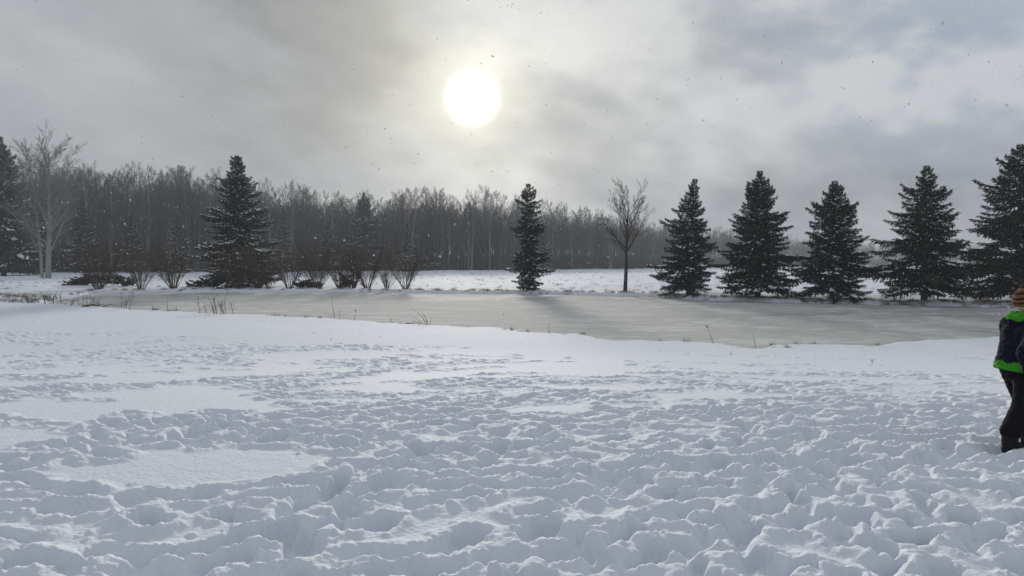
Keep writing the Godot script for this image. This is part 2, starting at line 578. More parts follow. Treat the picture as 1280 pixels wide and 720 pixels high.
# ------------------------------------------------------------------ spruces
func bough(length: float, rg: RandomNumberGenerator, green: Color) -> Array:
	var nb := MB.new()
	var sb := MB.new()
	var droop := rg.randf_range(0.12, 0.26) * length
	var tip := rg.randf_range(0.04, 0.13) * length
	var curve := func(s: float) -> Vector3: return Vector3(s * length, -droop * sin(s * 2.2) + tip * s * s * s, 0.03 * length * sin(s * 5.0 + droop * 9.0))
	nb.tint = Color(0.06, 0.045, 0.035)
	var pts := PackedVector3Array()
	var rad := PackedFloat32Array()
	for k in 6:
		pts.append(curve.call(k / 5.0))
		rad.append(0.022 * length * (1.0 - 0.85 * k / 5.0))
	nb.tube(pts, rad, 4)
	var steps := int(length / 0.085)
	for k in steps:
		var s := lerpf(0.10, 1.0, float(k) / steps)
		var p: Vector3 = curve.call(s)
		for side in [-1.0, 1.0, 0.0]:
			if side == 0.0 and rg.randf() < 0.25:
				continue
			var bl: float = (0.08 + 0.36 * length * minf(1.0, s * 1.8 + 0.15) * (1.0 - s) ) * rg.randf_range(0.6, 1.2)
			var d := Vector3(0.75, rg.randf_range(-0.45, 0.02), side * 0.85 + rg.randf_range(-0.2, 0.2)).normalized()
			if side == 0.0:      # hanging spray
				bl = minf(bl, 0.4) * 0.9
				d = Vector3(0.35, -0.9, rg.randf_range(-0.5, 0.5)).normalized()
			elif s > 0.96:
				bl = 0.16
			var q := p
			var nt := maxi(2, int(bl / 0.088))
			for t in nt:
				d = (d + Vector3(0.04, -0.03 if t < nt / 2 else 0.05, 0)).normalized()
				q += d * bl / nt
				nb.tint = green * rg.randf_range(0.65, 1.3)
				for h in 3:
					var o := Vector3(rg.randf_range(-1, 1), rg.randf_range(-0.7, 1), rg.randf_range(-1, 1))
					var ax := (d + o * 0.55).normalized()
					var wd := ax.cross(Vector3(rg.randf_range(-1, 1), 1.0, rg.randf_range(-1, 1))).normalized() * rg.randf_range(0.025, 0.044)
					var ln := rg.randf_range(0.10, 0.19)
					nb.tri(q - wd, q + wd, q + ax * ln)
				if side != 0.0 and rg.randf() < 0.06:
					sb.lump(q + Vector3(0, 0.035, 0), Vector3(rg.randf_range(0.05, 0.13), rg.randf_range(0.03, 0.06), rg.randf_range(0.05, 0.13)), rg)
		if rg.randf() < 0.16 and s > 0.25:
			var off := rg.randf_range(-1.0, 1.0) * 0.3 * length * (1.0 - s)
			sb.lump(p + Vector3(absf(off) * 0.8, 0.05 - 0.2 * absf(off), off), Vector3(rg.randf_range(0.10, 0.24), rg.randf_range(0.05, 0.09), rg.randf_range(0.07, 0.16)), rg)
	return [nb.mesh(), sb.mesh(), length]

var boughs := []

func spruce_meshes(height: float, wide: float, cf: Dictionary, sd: int) -> Array:
	var rg := RandomNumberGenerator.new()
	rg.seed = sd
	var tr := MB.new()
	var pts := PackedVector3Array()
	var rad := PackedFloat32Array()
	var lean: Vector2 = cf.get("lean", Vector2.ZERO)
	for k in 10:
		var f := k / 9.0
		pts.append(Vector3(lean.x * f * f + 0.04 * sin(f * 9.0 + sd), -0.3 + (height + 0.2) * f, lean.y * f * f + 0.04 * cos(f * 7.0 + sd)))
		rad.append(0.021 * height * (1.0 - 0.93 * f) * (1.25 if k == 0 else 1.0))
	tr.tube(pts, rad, 9)
	var ct := SurfaceTool.new()
	ct.begin(Mesh.PRIMITIVE_TRIANGLES)
	var sn := SurfaceTool.new()
	sn.begin(Mesh.PRIMITIVE_TRIANGLES)
	var lo: float = cf.get("low", 0.08)
	var y := lo
	var az := rg.randf() * TAU
	var dens: float = cf.get("dens", 1.0)
	var snowy: float = cf.get("snow", 0.6)
	while y < 0.985:
		var up := 1.0 - y
		var prof: float = pow(up, cf.get("pow", 0.8)) * 1.45 * (0.82 + 0.18 * sin(y * cf.get("waves", 37.0) + sd))
		if y < lo + 0.1:
			prof *= cf.get("skirt", 0.72)
		var notch: float = 1.0 + 0.7 * cf.get("rough", 0.25) * nf.get_noise_2d(y * 800.0, sd * 31.0)
		var len_m := maxf(0.22, wide * 0.5 * prof * notch * rg.randf_range(0.75, 1.08))
		az += 2.39996 + rg.randf_range(-0.5, 0.5)
		var side: float = 1.0 + cf.get("lop", 0.0) * cos(az)
		len_m *= side
		var best: Array = boughs[0]
		var gap := 9.0
		for b in boughs:
			var e: float = absf(log(b[2] / len_m)) + rg.randf() * 0.35
			if e < gap:
				gap = e
				best = b
		var k: float = len_m / best[2]
		var rise := lerpf(cf.get("droop", -0.30), 0.75, pow(y, 2.2)) + rg.randf_range(-0.12, 0.12)
		var bas := Basis(Vector3.UP, -az) * Basis(Vector3(0, 0, 1), rise) * Basis(Vector3(1, 0, 0), rg.randf_range(-0.3, 0.3))
		var tp := Vector3(lean.x * y * y, height * y, lean.y * y * y)
		var xf := Transform3D(bas.scaled_local(Vector3(k, lerpf(k, 1.0, 0.35), lerpf(k, 1.0, 0.2))), tp)
		ct.append_from(best[0], 0, xf)
		if rg.randf() < snowy:
			sn.append_from(best[1], 0, xf)
		y += (0.0029 + 0.0014 * (1.0 - up)) / dens * rg.randf_range(0.6, 1.4)
	# the leader
	for k in 4:
		var xf := Transform3D(Basis(Vector3.UP, k * 1.7) * Basis(Vector3(0, 0, 1), 1.15 + 0.1 * k), Vector3(lean.x, height * 0.975, lean.y))
		ct.append_from(boughs[0][0], 0, xf.scaled_local(Vector3(0.5, 0.6, 0.6)))
	return [tr.mesh(), ct.commit(), sn.commit()]

func spruce(pos: Vector3, height: float, wide: float, cf: Dictionary, sd: int, label: String, group := "spruces along the far bank of the pond") -> Node3D:
	var ms := spruce_meshes(height, wide, cf, sd)
	var o := thing("spruce_tree", pos)
	part("trunk", ms[0], M.bark, o)
	part("crown", ms[1], M.needle, o)
	part("snow", ms[2], M.clump, o).set_meta("kind", "stuff")
	tag(o, label, "tree", group)
	return o

# ------------------------------------------------------------------ shrubs and weeds
func shrub_meshes(tall: float, spread: float, stems: int, sd: int) -> Array:
	var rg := RandomNumberGenerator.new()
	rg.seed = sd
	var a := MB.new()
	var b := MB.new()
	for k in stems:
		var az := rg.randf() * TAU
		var out := sqrt(rg.randf()) * spread
		var p := Vector3(cos(az), 0, sin(az)) * 0.28 * sqrt(rg.randf()) + Vector3(0, -0.12, 0)
		var d := Vector3(cos(az) * out, 1.0, sin(az) * out).normalized()
		var ln := tall * rg.randf_range(0.6, 1.0) / maxf(d.y, 0.75)
		var pts := PackedVector3Array([p])
		var rad := PackedFloat32Array([0.026])
		for s in 5:
			d = (d + Vector3(rg.randf_range(-0.1, 0.1), 0.04, rg.randf_range(-0.1, 0.1))).normalized()
			p += d * ln / 5.0
			pts.append(p)
			rad.append(0.026 * (1.0 - 0.8 * (s + 1) / 5.0))
		a.tint = Color.WHITE * rg.randf_range(0.8, 1.2)
		a.tube(pts, rad, 4)
		for t in 15:
			var f := rg.randf_range(0.22, 1.0) * 5.0
			var i := mini(int(f), 4)
			var q := pts[i].lerp(pts[i + 1], f - i)
			var dd := (pts[i + 1] - pts[i]).normalized()
			var e := (dd + Vector3(rg.randf_range(-0.7, 0.7), rg.randf_range(-0.1, 0.3), rg.randf_range(-0.7, 0.7))).normalized()
			var l2 := rg.randf_range(0.5, 1.15) * tall * 0.24
			b.tint = Color.WHITE * rg.randf_range(0.75, 1.3)
			b.spike(q, q + e * l2, 0.010)
			for u in 5:
				var w := q + e * l2 * rg.randf_range(0.2, 0.95)
				var g := (e + Vector3(rg.randf_range(-0.8, 0.8), rg.randf_range(-0.2, 0.5), rg.randf_range(-0.8, 0.8))).normalized()
				b.spike(w, w + g * l2 * rg.randf_range(0.3, 0.7), 0.007)
	return [a.mesh(), b.mesh()]

func juniper(pos: Vector3, half: Vector2, sd: int, label: String) -> void:
	var rg := RandomNumberGenerator.new()
	rg.seed = sd
	var ct := SurfaceTool.new()
	ct.begin(Mesh.PRIMITIVE_TRIANGLES)
	var sn := SurfaceTool.new()
	sn.begin(Mesh.PRIMITIVE_TRIANGLES)
	var wood := MB.new()
	for k in int(half.x * 32.0):
		var x := rg.randf_range(-1.0, 1.0)
		var root := Vector3(x * half.x * 0.8, 0.0, rg.randf_range(-0.35, 0.35))
		var top := half.y * sqrt(maxf(0.05, 1.0 - x * x)) * rg.randf_range(0.4, 0.9)
		var az := rg.randf() * TAU
		var b: Array = boughs[rg.randi_range(0, boughs.size() - 1)]
		var sc: float = rg.randf_range(0.6, 1.1) / b[2]
		var xf := Transform3D(Basis(Vector3.UP, az) * Basis(Vector3(0, 0, 1), rg.randf_range(-0.15, 0.5)).scaled_local(Vector3(sc, 0.8, 0.8)), root + Vector3(0, top, 0))
		ct.append_from(b[0], 0, xf)
		if rg.randf() < 0.3:
			sn.append_from(b[1], 0, xf)
		if k % 4 == 0:
			wood.spike(root - Vector3(0, 0.2, 0), root + Vector3(0, top + 0.1, 0), 0.03)
	var o := thing("juniper_bush", pos)
	part("stem", wood.mesh(), M.bark, o)
	part("foliage", ct.commit(), M.brush, o)
	part("snow", sn.commit(), M.clump, o).set_meta("kind", "stuff")
	tag(o, label, "bush", "low evergreen bushes on the far bank")

# dry stalks: each is [dx, dz, height, lean x, lean z, kind] in metres; kind 0 plain, 1 seed head, 2 twiggy
func weed(called: String, pos: Vector3, stalks: Array, sd: int, label: String, category: String, col := Color(0.11, 0.08, 0.055)) -> void:
	var rg := RandomNumberGenerator.new()
	rg.seed = sd
	var o := thing(called, pos)
	for s in stalks:
		var mb := MB.new()
		mb.tint = col * rg.randf_range(0.7, 1.3)
		var p := Vector3(s[0], -0.12, s[1])
		var pts := PackedVector3Array()
		var rad := PackedFloat32Array()
		var hgt: float = s[2]
		for k in 7:
			var f := k / 6.0
			pts.append(p + Vector3(s[3] * f * f + 0.02 * sin(f * 7.0 + sd), (hgt + 0.12) * (f - 0.12 * f * f * absf(s[3])), s[4] * f * f))
			rad.append((0.011 + 0.004 * hgt) * (1.0 - 0.75 * f))
		mb.tube(pts, rad, 4)
		if s[5] == 1:
			var tp := pts[6]
			for k in 16:
				var e := Vector3(rg.randf_range(-1, 1), rg.randf_range(-1, 1.2), rg.randf_range(-1, 1)) * 0.055
				mb.spike(tp, tp + e, 0.014)
		elif s[5] == 2:
			for k in 14:
				var f := rg.randf_range(0.25, 0.95) * 6.0
				var i := mini(int(f), 5)
				var q := pts[i].lerp(pts[i + 1], f - i)
				var e := q + Vector3(rg.randf_range(-1, 1), rg.randf_range(0.1, 1.0), rg.randf_range(-1, 1)) * hgt * 0.24
				mb.spike(q, e, 0.008)
				mb.spike(e, e + Vector3(rg.randf_range(-1, 1), rg.randf_range(-0.8, 1.0), rg.randf_range(-1, 1)) * 0.05, 0.014)
		part("stalk", mb.mesh(), M.dry, o)
	tag(o, label, category)

# ------------------------------------------------------------------ person: surface nets over tapered capsules
func net(prims: Array, cell: float, kk: float, mb: MB, paint: Callable, wr := 0.0, cuts: Array = []) -> void:
	var lo := Vector3(9, 9, 9)
	var hi := -lo
	for b in prims:
		for e in [[b[0], b[2]], [b[1], b[3]]]:
			lo = lo.min(e[0] - Vector3.ONE * (e[1] + 0.03))
			hi = hi.max(e[0] + Vector3.ONE * (e[1] + 0.03))
	var nx := int((hi.x - lo.x) / cell) + 2
	var ny := int((hi.y - lo.y) / cell) + 2
	var nzz := int((hi.z - lo.z) / cell) + 2
	var g := PackedFloat32Array()
	g.resize(nx * ny * nzz)
	g.fill(0.05)
	for b in prims:
		var a: Vector3 = b[0]
		var c: Vector3 = b[1]
		var ra: float = b[2]
		var rc: float = b[3]
		var mr := maxf(ra, rc) + kk + cell * 2.0
		var l := (a.min(c) - Vector3.ONE * mr - lo) / cell
		var h := (a.max(c) + Vector3.ONE * mr - lo) / cell
		var ba := c - a
		var bb := maxf(ba.length_squared(), 1e-8)
		for z in range(maxi(0, int(l.z)), mini(nzz - 1, int(h.z) + 1) + 1):
			for y in range(maxi(0, int(l.y)), mini(ny - 1, int(h.y) + 1) + 1):
				for x in range(maxi(0, int(l.x)), mini(nx - 1, int(h.x) + 1) + 1):
					var p := lo + Vector3(x, y, z) * cell
					var t := clampf((p - a).dot(ba) / bb, 0.0, 1.0)
					var d := (p - a - ba * t).length() - lerpf(ra, rc, t)
					var k := (z * ny + y) * nx + x
					var o := g[k]
					var q := clampf(0.5 + 0.5 * (o - d) / kk, 0.0, 1.0)
					g[k] = lerpf(o, d, q) - kk * q * (1.0 - q)
	if wr > 0.0 or cuts.size():
		for z in nzz:
			for y in ny:
				for x in nx:
					var k := (z * ny + y) * nx + x
					if absf(g[k]) < 0.04:
						var p := lo + Vector3(x, y, z) * cell
						if wr > 0.0:
							g[k] += wr * (nf.get_noise_3d(p.x * 700.0, p.y * 1100.0, p.z * 700.0) + 0.5 * nf.get_noise_3d(p.x * 2000.0, p.y * 2600.0, p.z * 2000.0))
					for cu in cuts:
						var p2 := lo + Vector3(x, y, z) * cell
						g[k] = maxf(g[k], (p2 - cu[0]).dot(cu[1]))
	var id := PackedInt32Array()
	id.resize(g.size())
	id.fill(-1)
	var first := mb.v.size()
	var off := [0, 1, nx, nx + 1, nx * ny, nx * ny + 1, nx * ny + nx, nx * ny + nx + 1]
	var cor := [Vector3(0, 0, 0), Vector3(1, 0, 0), Vector3(0, 1, 0), Vector3(1, 1, 0), Vector3(0, 0, 1), Vector3(1, 0, 1), Vector3(0, 1, 1), Vector3(1, 1, 1)]
	var eds := [[0, 1], [2, 3], [4, 5], [6, 7], [0, 2], [1, 3], [4, 6], [5, 7], [0, 4], [1, 5], [2, 6], [3, 7]]
	for z in nzz - 1:
		for y in ny - 1:
			for x in nx - 1:
				var k := (z * ny + y) * nx + x
				var cnt := 0
				for q in 8:
					if g[k + off[q]] < 0.0:
						cnt += 1
				if cnt == 0 or cnt == 8:
					continue
				var sum := Vector3.ZERO
				var m := 0
				for e in eds:
					var f0 := g[k + off[e[0]]]
					var f1 := g[k + off[e[1]]]
					if (f0 < 0.0) != (f1 < 0.0):
						sum += cor[e[0]].lerp(cor[e[1]], f0 / (f0 - f1))
						m += 1
				var p := lo + (Vector3(x, y, z) + sum / m) * cell
				id[k] = mb.v.size()
				mb.v.append(p)
				mb.n.append(Vector3.ZERO)
				mb.c.append(paint.call(p))
	var i0 := mb.i.size()
	for z in range(1, nzz - 1):
		for y in range(1, ny - 1):
			for x in range(1, nx - 1):
				var k := (z * ny + y) * nx + x
				var s := g[k] < 0.0
				for ax in 3:
					var stp: int = [1, nx, nx * ny][ax]
					if s == (g[k + stp] < 0.0):
						continue
					var u: int = [nx, nx * ny, 1][ax]
					var w: int = [nx * ny, 1, nx][ax]
					var a := id[k - u - w]
					var b := id[k - w]
					var c := id[k]
					var d := id[k - u]
					if a < 0 or b < 0 or c < 0 or d < 0:
						continue
					if s:
						mb.i.append_array(PackedInt32Array([a, c, b, a, d, c]))
					else:
						mb.i.append_array(PackedInt32Array([a, b, c, a, c, d]))
	for k in range(i0, mb.i.size(), 3):
		var a := mb.i[k]
		var b := mb.i[k + 1]
		var c := mb.i[k + 2]
		var nn := (mb.v[c] - mb.v[a]).cross(mb.v[b] - mb.v[a])
		mb.n[a] += nn; mb.n[b] += nn; mb.n[c] += nn
	for k in range(first, mb.v.size()):
		mb.n[k] = mb.n[k].normalized()

func flat_paint(c: Color) -> Callable:
	return func(_p: Vector3) -> Color: return c

func hand_prims(w: Vector3, side: float, fat: float) -> Array:
	# palm below the wrist, five fingers slightly curled; thumb points forward (+x)
	var a := []
	var palm := w + Vector3(0.01, -0.035, 0)
	a.append([w + Vector3(0, 0.03, 0), palm + Vector3(0, 0, 0), 0.022 * fat, 0.026 * fat])
	for f in 4:
		var dx: float = [0.026, 0.009, -0.009, -0.025][f]
		var ln: float = [0.062, 0.07, 0.065, 0.05][f]
		var k := palm + Vector3(dx, -0.025, 0)
		a.append([palm + Vector3(dx * 0.5, 0.01, 0), k, 0.013 * fat, 0.011 * fat])
		var k1 := k + Vector3(0.004, -ln * 0.5, -side * 0.006)
		var k2 := k1 + Vector3(0.002, -ln * 0.36, -side * 0.018)
		var k3 := k2 + Vector3(0.0, -ln * 0.18, -side * 0.018)
		a.append([k, k1, 0.0092 * fat, 0.0086 * fat])
		a.append([k1, k2, 0.0086 * fat, 0.008 * fat])
		a.append([k2, k3, 0.008 * fat, 0.007 * fat])
	var t0 := palm + Vector3(0.022, 0.012, -side * 0.006)
	var t1 := t0 + Vector3(0.026, -0.022, -side * 0.012)
	var t2 := t1 + Vector3(0.008, -0.026, -side * 0.008)
	a.append([palm, t0, 0.016 * fat, 0.012 * fat])
	a.append([t0, t1, 0.012 * fat, 0.0105 * fat])
	a.append([t1, t2, 0.0105 * fat, 0.009 * fat])
	return a

func build_person(pos: Vector3, turn: float) -> void:
	var o := thing("person", pos, turn)
	# joints; the figure walks towards +x, its right side (+z) to the camera
	var pel := Vector3(0, 0.70, 0)
	var chest := Vector3(0.015, 1.02, 0)
	var neck := Vector3(0.02, 1.17, 0)
	var head := Vector3(0.045, 1.285, 0)
	var sr := Vector3(0.0, 1.10, 0.155)
	var er := Vector3(-0.15, 0.89, 0.20)
	var wr := Vector3(-0.125, 0.715, 0.215)
	var sl := Vector3(0.02, 1.10, -0.155)
	var el := Vector3(0.06, 0.88, -0.205)
	var wl := Vector3(0.20, 0.75, -0.20)
	var hr := Vector3(0, 0.68, 0.08)
	var kr := Vector3(-0.055, 0.39, 0.09)
	var ar := Vector3(-0.19, 0.09, 0.095)
	var hl := Vector3(0, 0.68, -0.08)
	var kl := Vector3(0.13, 0.41, -0.085)
	var al := Vector3(0.17, 0.09, -0.09)
	# body with head, face and hands
	var mb := MB.new()
	var tor := [[pel + Vector3(0, 0, 0.045), chest + Vector3(0, 0, 0.055), 0.085, 0.085], [pel - Vector3(0, 0, 0.045), chest - Vector3(0, 0, 0.055), 0.085, 0.085], [chest, neck, 0.08, 0.04], [neck, head - Vector3(0.01, 0.05, 0), 0.042, 0.042],
		[chest + Vector3(0, 0.04, 0.06), sr, 0.06, 0.042], [chest + Vector3(0, 0.04, -0.06), sl, 0.06, 0.042], [sr, er, 0.042, 0.034], [er, wr, 0.034, 0.022], [sl, el, 0.042, 0.034], [el, wl, 0.034, 0.022],
		[hr, kr, 0.07, 0.05], [kr, ar, 0.05, 0.032], [hl, kl, 0.07, 0.05], [kl, al, 0.05, 0.032], [ar, ar + Vector3(0.13, -0.05, 0.01), 0.032, 0.028], [al, al + Vector3(0.13, -0.05, -0.01), 0.032, 0.028]]
	net(tor, 0.012, 0.03, mb, flat_paint(Color.WHITE))
	var f := head
	var hp := [[f + Vector3(-0.02, 0.03, 0), f + Vector3(0.0, 0.035, 0), 0.092, 0.088], [f + Vector3(0.005, -0.02, 0), f + Vector3(0.028, -0.065, 0), 0.07, 0.048], [f + Vector3(0.05, -0.085, 0), f + Vector3(0.055, -0.088, 0), 0.024, 0.02],
		[f + Vector3(0.085, 0.015, 0), f + Vector3(0.102, -0.022, 0), 0.008, 0.013], [f + Vector3(0.098, -0.026, 0.01), f + Vector3(0.098, -0.026, -0.01), 0.009, 0.009],
		[f + Vector3(0.072, 0.032, 0.045), f + Vector3(0.08, 0.03, 0.012), 0.012, 0.012], [f + Vector3(0.072, 0.032, -0.045), f + Vector3(0.08, 0.03, -0.012), 0.012, 0.012],
		[f + Vector3(0.074, -0.052, 0.018), f + Vector3(0.074, -0.052, -0.018), 0.009, 0.009], [f + Vector3(0.071, -0.064, 0.014), f + Vector3(0.071, -0.064, -0.014), 0.009, 0.009],
		[f + Vector3(-0.01, 0.02, 0.09), f + Vector3(-0.005, -0.025, 0.086), 0.014, 0.009], [f + Vector3(-0.01, 0.02, -0.09), f + Vector3(-0.005, -0.025, -0.086), 0.014, 0.009], [neck, f - Vector3(0.01, 0.05, 0), 0.042, 0.045]]
	net(hp, 0.005, 0.012, mb, flat_paint(Color.WHITE))
	net(hand_prims(wr, 1.0, 0.85), 0.004, 0.006, mb, flat_paint(Color.WHITE))
	net(hand_prims(wl, -1.0, 0.85), 0.004, 0.006, mb, flat_paint(Color.WHITE))
	part("body", mb.mesh(), M.skin, o)
	for s in [-1.0, 1.0]:
		var em := SphereMesh.new()
		em.radius = 0.0105
		em.height = 0.021
		em.radial_segments = 12
		em.rings = 8
		var e := part("eye", em, M.eye, o)
		e.position = f + Vector3(0.078, 0.012, s * 0.03)
	# snow trousers
	var navy := Color(0.008, 0.010, 0.021)
	var black := Color(0.010, 0.010, 0.012)
	var green := Color(0.05, 0.25, 0.02)
	var pm := MB.new()
	net([[hr + Vector3(0, 0.05, 0), kr, 0.115, 0.088], [kr, ar + Vector3(0.01, 0.12, 0), 0.095, 0.082], [hl + Vector3(0, 0.05, 0), kl, 0.115, 0.088], [kl, al + Vector3(0.0, 0.12, 0), 0.095, 0.082], [pel, pel + Vector3(0, 0.08, 0), 0.12, 0.12]], 0.013, 0.03, pm, flat_paint(black), 0.008)
	var tr := part("snow_trousers", pm.mesh(), M.cloth, o)
	tr.set_meta("label", "baggy black snow trousers")
	# jacket: dark blue with green shoulders and green hem
	var jp := [[pel + Vector3(-0.01, 0.06, 0.06), chest + Vector3(-0.01, 0, 0.065), 0.135, 0.118], [pel + Vector3(-0.01, 0.06, -0.06), chest + Vector3(-0.01, 0, -0.065), 0.135, 0.118],
		[chest + Vector3(0, 0.05, 0.07), sr, 0.085, 0.072], [chest + Vector3(0, 0.05, -0.07), sl, 0.085, 0.072], [sr, er, 0.075, 0.07], [er, wr + Vector3(0, 0.02, 0), 0.07, 0.056], [sl, el, 0.075, 0.07], [el, wl + Vector3(-0.02, 0.01, 0), 0.07, 0.056],
		[Vector3(-0.06, 0.72, 0.05), Vector3(-0.03, 0.95, 0.04), 0.13, 0.1], [Vector3(-0.06, 0.72, -0.05), Vector3(-0.03, 0.95, -0.04), 0.13, 0.1], [chest + Vector3(0, 0.06, 0), neck + Vector3(0, 0.0, 0), 0.09, 0.07], [neck + Vector3(-0.075, 0.0, 0.05), neck + Vector3(-0.075, 0.0, -0.05), 0.045, 0.045], [neck + Vector3(-0.06, 0.01, 0.055), neck + Vector3(0.05, 0.0, 0.05), 0.038, 0.032], [neck + Vector3(-0.06, 0.01, -0.055), neck + Vector3(0.05, 0.0, -0.05), 0.038, 0.032]]
	var jm := MB.new()
	net(jp, 0.012, 0.03, jm, func(p: Vector3) -> Color:
		var wob := 0.012 * sin(p.x * 31.0) + 0.01 * sin(p.z * 43.0)
		if p.y + wob > 1.148 - 0.25 * maxf(0.0, absf(p.z) - 0.16):
			return green
		if p.y + wob < 0.80 and absf(p.z) < 0.185:
			return green
		return navy * (1.0 + 0.4 * sin(p.y * 60.0) * 0.3), 0.009, [[Vector3(0, 0.70, 0), Vector3(-0.12, -0.99, 0)]])
	var jk := part("jacket", jm.mesh(), M.cloth, o)
	jk.set_meta("label", "dark blue padded jacket with green shoulders and hem")
	for s in [1.0, -1.0]:
		var gm := MB.new()
		var w: Vector3 = wr if s > 0 else wl
		var gp := hand_prims(w, s, 1.32)
		gp.append([w + Vector3(0, 0.045, 0), w + Vector3(0.004, -0.02, 0), 0.04, 0.036])
		net(gp, 0.005, 0.008, gm, flat_paint(black))
		part("glove", gm.mesh(), M.cloth, o)
		var bm := MB.new()
		var an: Vector3 = ar if s > 0 else al
		net([[an + Vector3(0, 0.1, 0), an + Vector3(0, 0.0, 0), 0.062, 0.058], [an + Vector3(-0.02, -0.045, 0), an + Vector3(0.13, -0.05, s * 0.02), 0.045, 0.042], [an + Vector3(0.03, 0.0, 0), an + Vector3(0.11, -0.03, s * 0.015), 0.05, 0.036]], 0.007, 0.02, bm, func(p: Vector3) -> Color: return Color(0.045, 0.042, 0.04) if p.y < 0.022 else Color(0.018, 0.018, 0.02), 0.003)
		part("boot", bm.mesh(), M.cloth, o)
	# striped knitted hat, pulled down over the ears
	var hm := MB.new()
	net([[f + Vector3(-0.022, 0.045, 0), f + Vector3(-0.005, 0.05, 0), 0.105, 0.10], [f + Vector3(-0.02, 0.08, 0), f + Vector3(-0.03, 0.135, 0), 0.085, 0.045], [f + Vector3(-0.012, 0.02, 0.03), f + Vector3(-0.012, 0.02, -0.03), 0.088, 0.088]], 0.006, 0.02, hm, func(p: Vector3) -> Color:
		var q: float = (p - f).dot(Vector3(-0.42, 0.91, 0.0))
		var r := fposmod(q * 27.0, 1.0)
		if r < 0.42:
			return Color(0.15, 0.10, 0.045)
		return Color(0.012, 0.010, 0.010) if r < 0.72 else Color(0.10, 0.04, 0.02), 0.0025, [[f + Vector3(0, 0.012, 0), Vector3(0.28, -0.96, 0)]])
	var ht := part("knitted_hat", hm.mesh(), M.cloth, o)
	ht.set_meta("label", "knitted hat with orange and black stripes")
	tag(o, "child in dark blue and green jacket and striped hat walking off the right edge", "person")

# ------------------------------------------------------------------ sky
func way(px: float, py: float) -> Vector3:
	return Vector3((px - 640.0) / FOC, (HOR - py) / FOC, -1).normalized()

func build_sky() -> Texture2D:
	var w := 2048
	var h := 1024
	var im := Image.create(w, h, false, Image.FORMAT_RGBF)
	var sun := way(591, 125)
	var fb := FastNoiseLite.new()
	fb.seed = 29
	fb.frequency = 1.0
	fb.fractal_octaves = 5
	fb.fractal_gain = 0.48
	var lowc := Color(0.40, 0.42, 0.45)
	im.fill(lowc)
	var dark1 := way(400, 20)
	var dark2 := way(1150, 235)
	var blue1 := way(1240, 55)
	var blue2 := way(1110, 105)
	var blue3 := way(960, 15)
	for j in h / 2 + 6:
		var el := (0.5 - (j + 0.5) / h) * PI
		for i in w:
			var az := (i + 0.5) / w * TAU
			var v := Vector3(sin(az) * cos(el), sin(el), -cos(az) * cos(el))
			var a := fb.get_noise_3d(v.x * 2.0 + 0.6 * v.y, v.y * 4.2, v.z * 2.0)
			var b := fb.get_noise_3d(v.x * 5.2 + 2.5 * v.y, v.y * 9.5, v.z * 5.2 + 7.0)
			var e3 := fb.get_noise_3d(v.x * 13.0 + 8.0 * v.y, v.y * 24.0, v.z * 13.0 + 21.0)
			var cov := a * 0.6 + b * 0.42 + e3 * 0.22
			var smooth_part := smoothstep(-0.02, -0.5, v.x) * smoothstep(0.2, -0.2, v.z)   # the even veil to the left
			cov = lerpf(cov * 0.8 + 0.16, cov * 0.3 - 0.12, smooth_part)
			cov += 0.10 * smoothstep(0.0, 0.4, v.y)
			cov -= 0.85 * exp(-pow(v.angle_to(dark1) / 0.17, 2.0)) * (0.75 + 1.2 * b)
			cov -= 0.2 * exp(-pow((v.x - dark2.x) / 0.34, 2.0) - pow((v.y - dark2.y) / 0.055, 2.0))
			var base := Vector3(0.455, 0.48, 0.51)
			var c := base.lerp(Vector3(0.65, 0.68, 0.715), smoothstep(-0.16, 0.42, cov))
			c = c.lerp(Vector3(0.30, 0.318, 0.345), smoothstep(-0.04, -0.55, cov))
			# thin places where blue comes through
			var gap := smoothstep(0.05, 0.4, -b + 0.35 * a) * 0.1 * (1.0 - smooth_part)
			for e in [[blue1, 0.13, 0.5], [blue2, 0.09, 0.45], [blue3, 0.08, 0.35]]:
				gap += e[2] * exp(-pow(v.angle_to(e[0]) / e[1], 2.0)) * smoothstep(0.3, -0.3, b + 0.2 * a + 0.6 * e3)
			c = c.lerp(Vector3(0.37, 0.44, 0.57), clampf(gap, 0.0, 0.8))
			# the sun behind the veil
			var ang := rad_to_deg(v.angle_to(sun))
			var loose := ang * (1.0 - 0.35 * b - 0.2 * a)                    # the veil is uneven, so is its glow
			var g1 := 0.5 * exp(-pow(loose / 3.8, 1.35))
			var g2 := 0.40 * exp(-pow(loose / 14.5, 1.5))
			c += Vector3(1.0, 0.90, 0.66) * (g1 + g2)
			c += Vector3(1.0, 0.97, 0.88) * 5.0 * exp(-pow(ang * (1.0 - 0.04 * b) / 1.5, 3.0))
			im.set_pixel(i, j, Color(c.x, c.y, c.z))
	return ImageTexture.create_from_image(im)

